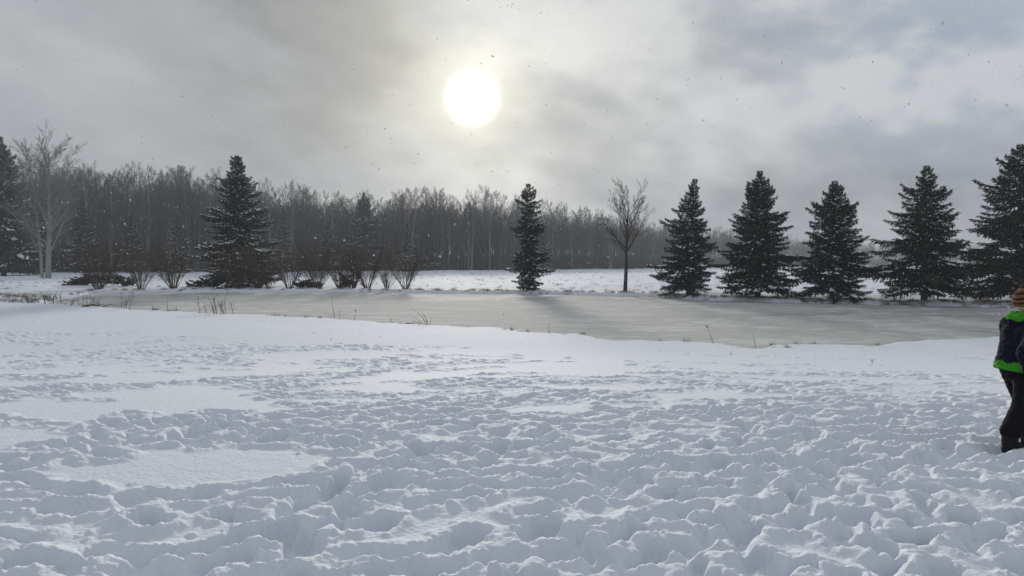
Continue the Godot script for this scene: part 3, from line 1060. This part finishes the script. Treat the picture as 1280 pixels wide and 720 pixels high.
# ------------------------------------------------------------------ the scene
func _ready() -> void:
	rng.seed = 20240117
	nz.seed = 5
	nz.frequency = 0.02
	nz.fractal_octaves = 4
	nf.seed = 9
	nf.frequency = 0.05
	nf.fractal_type = FastNoiseLite.FRACTAL_NONE

	var cam := Camera3D.new()
	cam.name = "camera"
	add_child(cam)
	cam.position = Vector3(0, EYE, 0)
	cam.rotation.x = -atan2(360.0 - HOR, FOC)
	cam.fov = rad_to_deg(2.0 * atan(360.0 / FOC))
	cam.near = 0.1
	cam.far = 9000.0
	cam.current = true

	var env := Environment.new()
	env.background_mode = Environment.BG_SKY
	var sky := Sky.new()
	var pano := PanoramaSkyMaterial.new()
	pano.panorama = build_sky()
	sky.sky_material = pano
	env.sky = sky
	env.tonemap_mode = Environment.TONE_MAPPER_LINEAR
	env.tonemap_exposure = 0.86
	env.fog_enabled = true
	env.fog_density = 0.0009
	env.fog_light_color = Color(0.86, 0.89, 0.93)
	env.sdfgi_enabled = true
	env.ssao_enabled = true
	env.ssil_enabled = true
	var we := WorldEnvironment.new()
	we.name = "environment"
	we.environment = env
	add_child(we)

	var sun := DirectionalLight3D.new()
	sun.name = "sun"
	add_child(sun)
	sun.look_at_from_position(way(591, 125) * 10.0, Vector3.ZERO)
	sun.light_energy = 1.2
	sun.light_angular_distance = 6.0
	sun.light_color = Color(1.0, 0.97, 0.92)
	sun.shadow_enabled = true

	var t0 := Time.get_ticks_msec()
	build_materials()
	print("materials ", Time.get_ticks_msec() - t0)
	build_ground()
	print("ground ", Time.get_ticks_msec() - t0)
	build_ice()
	build_trees()
	print("trees ", Time.get_ticks_msec() - t0)
	build_bank()
	print("bank ", Time.get_ticks_msec() - t0)
	build_person(Vector3(PERSON.x, ground(PERSON.x, PERSON.y) - 0.025, PERSON.y), 0.12)
	print("person ", Time.get_ticks_msec() - t0)
	build_snowfall()
	print("all ", Time.get_ticks_msec() - t0)

func build_trees() -> void:
	var rg := RandomNumberGenerator.new()
	rg.seed = 77
	# boughs of several lengths
	for l in [0.7, 0.75, 1.2, 1.3, 1.9, 2.0, 2.7]:
		boughs.append(bough(l, rg, Color(0.026, 0.039, 0.029)))
	var br := StandardMaterial3D.new()
	br.albedo_color = Color(1.0, 0.86, 0.72)
	br.vertex_color_use_as_albedo = true
	br.roughness = 0.9
	M.brush = br
	# spruces
	var s1 := spruce(spot(-0.402, 71.0), 13.6, 8.6, {"pow": 0.72, "snow": 0.9, "low": 0.06, "dens": 1.15, "rough": 0.4, "waves": 31.0}, 3, "large frosted spruce behind the brown shrubs, tallest of the left-hand trees near the pond")
	spruce(spot(0.0235, 63.3), 9.7, 2.5, {"pow": 0.42, "skirt": 1.15, "snow": 0.6, "low": 0.05, "dens": 0.85, "rough": 1.5, "waves": 22.0, "lop": 0.12}, 8, "narrow ragged spruce standing alone on the far bank, left of the slim bare tree", "spruces along the far bank of the pond")
	spruce(spot(0.259, 54.7), 9.1, 5.6, {"pow": 0.8, "snow": 0.65, "low": 0.11, "dens": 0.8, "rough": 0.55, "waves": 41.0, "lop": -0.16, "lean": Vector2(0.45, 0)}, 14, "thin-topped spruce leaning right, first of the five spruces in the right-hand row")
	var s4 := spruce(spot(0.362, 50.6), 9.2, 6.5, {"pow": 0.74, "snow": 0.5, "low": 0.13, "dens": 1.1, "rough": 0.3, "waves": 29.0}, 21, "dense broad spruce, second of the five in the right-hand row")
	spruce(spot(0.472, 48.6), 8.2, 6.4, {"pow": 0.76, "snow": 0.55, "low": 0.14, "dens": 1.0, "rough": 0.35, "waves": 33.0}, 27, "shortest spruce with rounded crown, third of the five in the right-hand row")
	spruce(spot(0.606, 46.0), 8.9, 7.0, {"pow": 0.78, "snow": 0.35, "low": 0.15, "dens": 0.85, "rough": 0.5, "waves": 39.0}, 33, "spruce with spreading layered boughs, fourth of the five in the right-hand row")
	spruce(spot(0.742, 45.0), 10.2, 7.8, {"pow": 0.7, "snow": 0.3, "low": 0.1, "dens": 0.9, "rough": 0.5, "waves": 35.0}, 39, "tall dark spruce cut by the right edge of the picture, behind the child")
	# dark conifers in and before the wood
	var k := 0
	for e in [[-0.748, 112.0, 22.5, "tall dark spruce at the left edge beside the large pale tree"], [-0.70, 142.0, 17.0, ""], [-0.217, 172.0, 19.5, "pointed spruce rising out of the wood just right of the large frosted spruce"], [-0.155, 168.0, 12.0, ""], [-0.27, 160.0, 11.0, ""], [-0.49, 140.0, 12.0, ""], [-0.63, 139.0, 14.0, ""], [-0.335, 157.0, 13.0, ""], [-0.56, 138.0, 11.5, ""], [0.045, 195.0, 12.0, ""], [-0.12, 178.0, 9.5, ""]]:
		var src: Node3D = s1 if k % 2 else s4
		var sc: float = e[2] / (13.6 if k % 2 else 9.2)
		var o := copy(src, spot(e[0], e[1]), rg.randf() * TAU, Vector3(sc * 0.8, sc, sc * 0.8))
		tag(o, e[3] if e[3] else "small dark conifer half hidden among the bare trees of the far wood", "tree", "conifers in the far wood")
		k += 1
	print("spruces done")
	# the large pale tree on the left
	var cf := {"height": 17.5, "radius": 0.46, "levels": 4, "minr": 0.013, "stems": [[0, 0, 0.02, 0.02, 1.0, 0.85], [-0.6, 0.3, -0.04, 0.0, 0.85, 0.5]], "wob": [0.03, 0.05, 0.09, 0.13], "lift": [0.01, 0.06, 0.04, 0.02], "count": [17, 13, 9, 5], "start": [0.2, 0.12, 0.15, 0.12], "angle": [41, 30, 32, 36], "fall": [0.42, 0.45, 0.4, 0.3], "ratio": [0.56, 0.4, 0.42, 0.48], "thin": [0.42, 0.5, 0.6, 0.7]}
	var ms := bare_tree_meshes(cf, 5)
	var big := thing("bare_tree", spot(-0.682, 95.0))
	part("trunk", ms[0].mesh(), M.pale_bark, big)
	part("crown", ms[1].mesh(), M.pale_twig, big)
	tag(big, "large pale leafless tree with wide fan-shaped crown standing before the wood at left", "tree")
	# the slim tree between the spruces
	cf = {"height": 8.0, "radius": 0.2, "levels": 4, "minr": 0.008, "stems": [[0, 0, 0.02, 0, 1.0, 1.0]], "wob": [0.03, 0.07, 0.12, 0.15], "lift": [0.01, 0.06, 0.05, 0.03], "count": [18, 10, 8, 4], "start": [0.4, 0.15, 0.15, 0.12], "angle": [38, 30, 32, 36], "fall": [0.3, 0.45, 0.4, 0.3], "ratio": [0.47, 0.42, 0.44, 0.5], "thin": [0.5, 0.5, 0.6, 0.7]}
	ms = bare_tree_meshes(cf, 16)
	var slim := thing("bare_tree", spot(0.1665, 60.0))
	part("trunk", ms[0].mesh(), M.bark, slim)
	part("crown", ms[1].mesh(), M.twig, slim)
	tag(slim, "slim leafless tree with upswept crown alone on the far bank between the spruces", "tree")
	# the wood: single trees in front, the mass behind
	var whole := []
	var protos := []
	for v in 6:
		ms = bare_tree_meshes(wood_config(v), 100 + v)
		protos.append([ms[0].mesh(), ms[1].mesh()])
		var st := SurfaceTool.new()
		st.begin(Mesh.PRIMITIVE_TRIANGLES)
		st.append_from(protos[v][0], 0, Transform3D())
		st.append_from(protos[v][1], 0, Transform3D())
		whole.append(st.commit())
	for n in 285:
		var t := lerpf(-0.86, 0.34, (n + rg.randf()) / 285.0)
		var d := table(WOOD, t) + pow(rg.randf(), 1.6) * 20.0
		var hgt := table(TALL, t) / FOC * d * rg.randf_range(0.72, 1.04)
		var v := rg.randi_range(0, 5)
		var o := thing("wood_tree", spot(t, d), rg.randf() * TAU)
		part("trunk", protos[v][0], M.pale_bark if n % 7 < 2 else M.wood_bark, o)
		part("crown", protos[v][1], M.wood_twig, o)
		var sc := hgt / 20.0
		o.scale = Vector3(sc * rg.randf_range(0.9, 1.25), sc, sc * rg.randf_range(0.9, 1.25))
		tag(o, "tall bare grey tree in the front rows of the wood beyond the pond", "tree", "bare trees at the edge of the wood")
	for v in 4:
		var mm := MultiMesh.new()
		mm.transform_format = MultiMesh.TRANSFORM_3D
		mm.mesh = whole[v]
		mm.instance_count = 640
		for n in 640:
			var t := rg.randf_range(-1.0, 0.85)
			var d := table(WOOD, t) + 6.0 + rg.randf() * 95.0
			if t > 0.3:
				d = table(WOOD, t) + rg.randf() * 60.0
			var hgt := table(TALL, t) / FOC * table(WOOD, t) * 1.06 * rg.randf_range(0.6, 1.02)
			if n % 5 == 0:
				hgt *= 0.45
			var sc := hgt / 20.0
			mm.set_instance_transform(n, Transform3D(Basis(Vector3.UP, rg.randf() * TAU).scaled_local(Vector3(sc * 1.15, sc, sc * 1.15)), spot(t, d)))
		var mi := MultiMeshInstance3D.new()
		mi.name = numbered("far_wood")
		mi.multimesh = mm
		mi.material_override = M.wood_twig
		add_child(mi)
		mi.set_meta("kind", "stuff")
		tag(mi, "grey mass of leafless trees deep in the wood beyond the pond", "wood", "mass of the far wood")

func build_bank() -> void:
	var rg := RandomNumberGenerator.new()
	rg.seed = 31
	# shrubs on the far bank
	var kinds := []
	for v in 4:
		kinds.append(shrub_meshes([4.6, 4.2, 5.0, 2.4][v], [0.85, 0.7, 0.95, 0.55][v], [40, 32, 48, 22][v], 60 + v))
	var list := [[123, 361, 66, 2, "brown leafless shrub rising out of the long low bush at left"], [176, 364, 52, 1, "pale thin shrub just right of the long low bush at left"], [217, 363, 64, 0, "wide vase-shaped bare shrub standing clear between the two low bushes"],
		[297, 364, 62, 2, "dense brown shrub right of the shorter low bush, before the large spruce"], [322, 362, 56, 0, "upright bare shrub before the right half of the large spruce"], [336, 362, 30, 3, "small thin shrub squeezed between two taller brown shrubs"],
		[362, 363, 58, 1, "slender brown shrub just right of the large spruce"], [398, 362, 62, 2, "broadest brown vase-shaped shrub, right of the large spruce"], [425, 363, 32, 3, "little shrub beside the small dark evergreen bush"], [441, 363, 54, 1, "bare shrub growing up through the small dark evergreen bush"],
		[459, 363, 60, 0, "spreading brown shrub right of the small dark evergreen bush"], [484, 363, 28, 3, "lowest greyish shrub, second from the right end of the shrub row"], [507, 363, 60, 1, "rightmost brown shrub of the row on the far bank"]]
	for e in list:
		var t: float = (e[0] - 640.0) / FOC
		var d := table(FAR, t) + 1.4 + rg.randf() * 1.2
		var o := thing("bare_shrub", spot(t, d), rg.randf() * TAU)
		var hgt: float = 0.88 * e[2] / FOC * d
		var sc: float = hgt / [4.6, 4.2, 5.0, 2.4][e[3]]
		o.scale = Vector3.ONE * sc
		part("stem", kinds[e[3]][0], M.brown_twig, o)
		part("twig", kinds[e[3]][1], M.brown_twig, o)
		tag(o, e[4], "shrub", "bare shrubs along the far bank")
	# low evergreens
	juniper(spot(-0.605, 71.5), Vector2(4.1, 1.35), 4, "long low dark evergreen bush with snow on it at left of the shrub row")
	juniper(spot(-0.447, 70.0), Vector2(1.9, 0.9), 5, "shorter low evergreen bush below the large frosted spruce")
	juniper(spot(-0.302, 69.0), Vector2(1.3, 0.8), 6, "small evergreen bush behind the broadest vase-shaped shrub")
	juniper(spot(-0.243, 67.5), Vector2(0.85, 1.6), 7, "small upright dark evergreen bush among the right-hand shrubs")
	# thicket under the wood
	var mm := MultiMesh.new()
	mm.transform_format = MultiMesh.TRANSFORM_3D
	var st := SurfaceTool.new()
	st.begin(Mesh.PRIMITIVE_TRIANGLES)
	st.append_from(kinds[2][0], 0, Transform3D())
	st.append_from(kinds[2][1], 0, Transform3D())
	mm.mesh = st.commit()
	mm.instance_count = 950
	for n in 950:
		var t := rg.randf_range(-1.0, 0.55)
		var d := table(WOOD, t) + 2.0 + rg.randf() * 34.0
		var sc := rg.randf_range(0.45, 1.0)
		mm.set_instance_transform(n, Transform3D(Basis(Vector3.UP, rg.randf() * TAU).scaled_local(Vector3(1.2, 1, 1.2) * sc), spot(t, d)))
	var mi := MultiMeshInstance3D.new()
	mi.name = "undergrowth"
	mi.multimesh = mm
	mi.material_override = M.wood_twig
	add_child(mi)
	mi.set_meta("kind", "stuff")
	tag(mi, "tangled grey undergrowth at the foot of the wood", "undergrowth")
	# dry grass on the far bank and in the field
	var gb := MB.new()
	for k in 22:
		gb.tint = Color(0.22, 0.175, 0.12) * rg.randf_range(0.5, 1.3)
		var p := Vector3(rg.randf_range(-0.28, 0.28), -0.08, rg.randf_range(-0.2, 0.2))
		gb.spike(p, p + Vector3(rg.randf_range(-0.22, 0.22), rg.randf_range(0.18, 0.5), rg.randf_range(-0.2, 0.2)), 0.011)
	for run in 2:
		var gm := MultiMesh.new()
		gm.transform_format = MultiMesh.TRANSFORM_3D
		gm.mesh = gb.mesh()
		var cnt: int = [620, 1000][run]
		var xs := []
		while xs.size() < cnt:
			var t := rg.randf_range(-0.85, 0.85)
			var f := table(FAR, t)
			var d := f + rg.randf_range(0.15, 0.9)
			var sc := rg.randf_range(0.3, 0.8)
			if run == 0:
				if nf.get_noise_2d(t * 1900.0, 3.0) < -0.25 + 0.35 * float(t < -0.15):
					continue
			else:
				d = f + 3.0 + pow(rg.randf(), 1.3) * 110.0
				if d > table(WOOD, t) - 4.0 or nf.get_noise_2d(t * d * 4.0, d * 5.0) < 0.05 + 0.25 * float(t < -0.2):
					continue
				sc = rg.randf_range(0.35, 0.75)
			xs.append(Transform3D(Basis(Vector3.UP, rg.randf() * TAU).scaled_local(Vector3(sc * 1.5, sc, sc * 1.3)), spot(t, d)))
		gm.instance_count = cnt
		for n in cnt:
			gm.set_instance_transform(n, xs[n])
		var gi := MultiMeshInstance3D.new()
		gi.name = ["bank_grass", "field_grass"][run]
		gi.multimesh = gm
		gi.material_override = M.dry
		add_child(gi)
		gi.set_meta("kind", "stuff")
		tag(gi, ["brown dry grass along the waterline of the far bank", "dry grass tufts poking through the snow of the far field"][run], "grass")
	var ng := MultiMesh.new()
	ng.transform_format = MultiMesh.TRANSFORM_3D
	ng.mesh = gb.mesh()
	var ns := []
	while ns.size() < 260:
		var t := lerpf(-0.85, 0.75, pow(rg.randf(), 2.2))
		if nf.get_noise_2d(t * 900.0, 8.0) < -0.1:
			continue
		var sc := rg.randf_range(0.3, 0.95) * (1.0 if t < -0.4 else 0.6)
		ns.append(Transform3D(Basis(Vector3.UP, rg.randf() * TAU).scaled_local(Vector3(sc, sc, sc)), spot(t, table(NEAR, t) + rg.randf_range(-0.1, 0.75) + (rg.randf() * 3.0 if t < -0.65 else 0.0))))
	for n in 110:       # the reedy corner where the ice ends
		var t := rg.randf_range(-0.80, -0.63)
		var sc := rg.randf_range(0.45, 1.15)
		ns.append(Transform3D(Basis(Vector3.UP, rg.randf() * TAU).scaled_local(Vector3(sc * 1.2, sc, sc * 1.2)), spot(t, table(NEAR, t) + 0.3 + rg.randf() * 9.0)))
	ng.instance_count = ns.size()
	for n in ns.size():
		ng.set_instance_transform(n, ns[n])
	var ni := MultiMeshInstance3D.new()
	ni.name = "shore_grass"
	ni.multimesh = ng
	ni.material_override = M.dry
	add_child(ni)
	ni.set_meta("kind", "stuff")
	tag(ni, "sparse dry grass along the near edge of the ice", "grass")
	# dry weeds on the near bank
	var tuft := func(n: int, wide: float, tall: float, kind: int) -> Array:
		var a := []
		for k in n:
			a.append([rg.randf_range(-wide, wide), rg.randf_range(-0.3, 0.3), tall * rg.randf_range(0.5, 1.0), rg.randf_range(-0.35, 0.35) * tall, rg.randf_range(-0.2, 0.2), kind])
		return a
	var at := func(px: float) -> Vector3:
		var t := (px - 640.0) / FOC
		var d := table(NEAR, t) - 0.15
		return spot(t, d)
	weed("dry_weeds", at.call(28.0), tuft.call(12, 0.9, 0.7, 2), 1, "tangle of dry weeds on the near bank at the left edge", "weeds")
	weed("dry_weeds", at.call(62.0), tuft.call(10, 0.8, 1.0, 2), 2, "reddish dry weeds on the near bank below the large pale tree", "weeds", Color(0.14, 0.075, 0.06))
	weed("dry_weeds", at.call(100.0), tuft.call(12, 1.1, 0.8, 2), 3, "wide tangle of dry weeds below the long low evergreen bush", "weeds")
	weed("dry_weeds", at.call(155.0), tuft.call(4, 0.35, 1.15, 2), 4, "few upright twiggy weeds on the near bank below the pale thin shrub", "weeds")
	weed("dry_stalk", at.call(208.0), [[0, 0, 0.8, 0.06, 0, 0]], 5, "single bare stalk on the near bank below the wide vase-shaped shrub", "stalk")
	weed("dry_weeds", at.call(274.0), tuft.call(11, 0.95, 1.0, 2), 6, "cluster of dry weeds with seed heads below the large frosted spruce", "weeds")
	weed("dry_stalk", at.call(417.0), [[0, 0, 1.1, -0.12, 0, 0], [0.25, 0, 0.5, 0.1, 0, 0]], 7, "pale thin leaning stalk on the near bank beside the seed-headed stalk", "stalk", Color(0.22, 0.19, 0.15))
	weed("dry_stalk", at.call(443.0), [[0, 0, 0.55, 0.02, 0, 1]], 8, "short stalk topped by one round dark seed head", "stalk")
	weed("dry_stalk", at.call(489.0), [[0, 0, 0.62, -0.14, 0, 0], [0.06, 0, 0.5, -0.1, 0, 0]], 9, "two thick short stalks side by side left of the arching grass", "stalk")
	weed("dry_weeds", at.call(533.0), [[0, 0, 0.85, -0.65, 0, 0], [0.05, 0, 0.75, -0.35, 0, 0], [0.1, 0.1, 0.5, -0.2, 0.1, 0], [-0.1, 0, 0.45, -0.5, 0, 0], [0.12, 0, 0.4, 0.1, 0, 0], [-0.2, 0.1, 0.25, -0.3, 0, 2]], 10, "arching dry grass stems on the near bank left of the two stubs", "weeds")
	weed("dry_stalk", at.call(581.0), [[-0.12, 0, 0.36, 0.02, 0, 0], [0.12, 0, 0.38, -0.03, 0, 0]], 11, "two short dark stubs on the near bank below the wood", "stalk")
	weed("dry_stalk", at.call(686.0), [[0, 0, 0.4, 0.05, 0, 0]], 12, "short lone stalk on the near bank right of the narrow spruce", "stalk")
	weed("dry_stalk", at.call(888.0), [[0.1, 0, 0.55, -0.2, 0, 1]], 13, "stalk leaning left on the near bank below the first spruce of the row", "stalk")
	weed("dry_stalk", at.call(945.0), [[0.05, 0, 0.55, -0.16, 0, 0]], 14, "thin stalk leaning left on the near bank below the second spruce of the row", "stalk")
	weed("dry_weeds", at.call(1090.0), [[0.2, 0, 0.42, 0.0, 0, 2], [-0.1, 0, 0.3, -0.2, 0, 2], [-0.4, 0, 0.35, -0.4, 0, 2], [-0.7, 0, 0.2, -0.2, 0, 0], [0.22, 0.02, 0.4, 0.02, 0, 0]], 15, "dark twiggy weed on the near bank below the third and fourth spruces of the row", "weeds")
	weed("dry_stalk", at.call(1232.0), [[0, 0, 0.2, -0.1, 0, 0]], 16, "tiny stalk on the near bank just left of the child", "stalk")
	# fallen branches at the water's edge
	for e in [[128.0, 1.5, "crooked fallen branch lying at the edge of the ice at left"], [512.0, 0.9, "fallen twigs half buried in snow at the water's edge by the arching grass"]]:
		var p: Vector3 = at.call(e[0])
		var mb := MB.new()
		mb.tint = Color(0.09, 0.065, 0.05)
		for b in 5:
			var pts := PackedVector3Array()
			var rad := PackedFloat32Array()
			var x0: float = rg.randf_range(-1.0, 0.4) * e[1]
			var ln: float = rg.randf_range(0.5, 1.0) * e[1]
			var ph := rg.randf() * 6.0
			for k in 7:
				var f := k / 6.0
				pts.append(Vector3(x0 + ln * f, 0.02 + 0.09 * sin(f * 3.1) + 0.04 * sin(f * 9.0 + ph), 0.25 * (b - 2) * 0.3 + 0.08 * sin(f * 5.0 + ph)))
				rad.append(0.028 * (1.0 - 0.75 * f))
			mb.tube(pts, rad, 5)
		var o := part("fallen_branch", mb.mesh(), M.dry)
		o.position = p
		tag(o, e[2], "branch")
	# grass tips in the trampled snow
	for e in [[-0.45, -5.4, "in the middle of the trampled snow"], [0.75, -4.35, "in the trampled snow near the bottom edge"]]:
		var mb := MB.new()
		for k in 7:
			mb.tint = Color(0.12, 0.10, 0.05) * rg.randf_range(0.6, 1.4)
			var p := Vector3(rg.randf_range(-0.03, 0.03), -0.03, rg.randf_range(-0.02, 0.02))
			mb.spike(p, p + Vector3(rg.randf_range(-0.04, 0.04), rg.randf_range(0.02, 0.045), rg.randf_range(-0.03, 0.03)), 0.0018)
		var o := part("grass_tip", mb.mesh(), M.dry)
		o.position = Vector3(e[0], snow_height(e[0], e[1]), e[1])
		tag(o, "tiny tuft of dead grass " + e[2], "grass", "grass tips in the trampled snow")

func build_snowfall() -> void:
	var rg := RandomNumberGenerator.new()
	rg.seed = 404
	var mb := MB.new()
	for k in 5:
		mb.lump(Vector3(rg.randf_range(-0.5, 0.5), rg.randf_range(-0.5, 0.5), rg.randf_range(-0.5, 0.5)), Vector3(0.6, 0.5, 0.6), rg)
	var mm := MultiMesh.new()
	mm.transform_format = MultiMesh.TRANSFORM_3D
	mm.mesh = mb.mesh()
	mm.instance_count = 13000
	for n in 13000:
		var d := 4.0 + 32.0 * sqrt(rg.randf())
		var x := rg.randf_range(-0.95, 0.95) * d
		var y := ground(x, -d) + 0.4 + rg.randf() * 11.0
		var s := rg.randf_range(0.005, 0.011) + 0.012 * pow(rg.randf(), 8.0)
		mm.set_instance_transform(n, Transform3D(Basis.from_euler(Vector3(rg.randf() * 6.0, rg.randf() * 6.0, 0)).scaled(Vector3(s, s * rg.randf_range(0.8, 1.6), s)), Vector3(x, y, -d)))
	var mi := MultiMeshInstance3D.new()
	mi.name = "falling_snow"
	mi.multimesh = mm
	mi.material_override = M.flake
	add_child(mi)
	mi.set_meta("kind", "stuff")
	tag(mi, "white snowflakes drifting down through the air over the pond", "snowflakes")
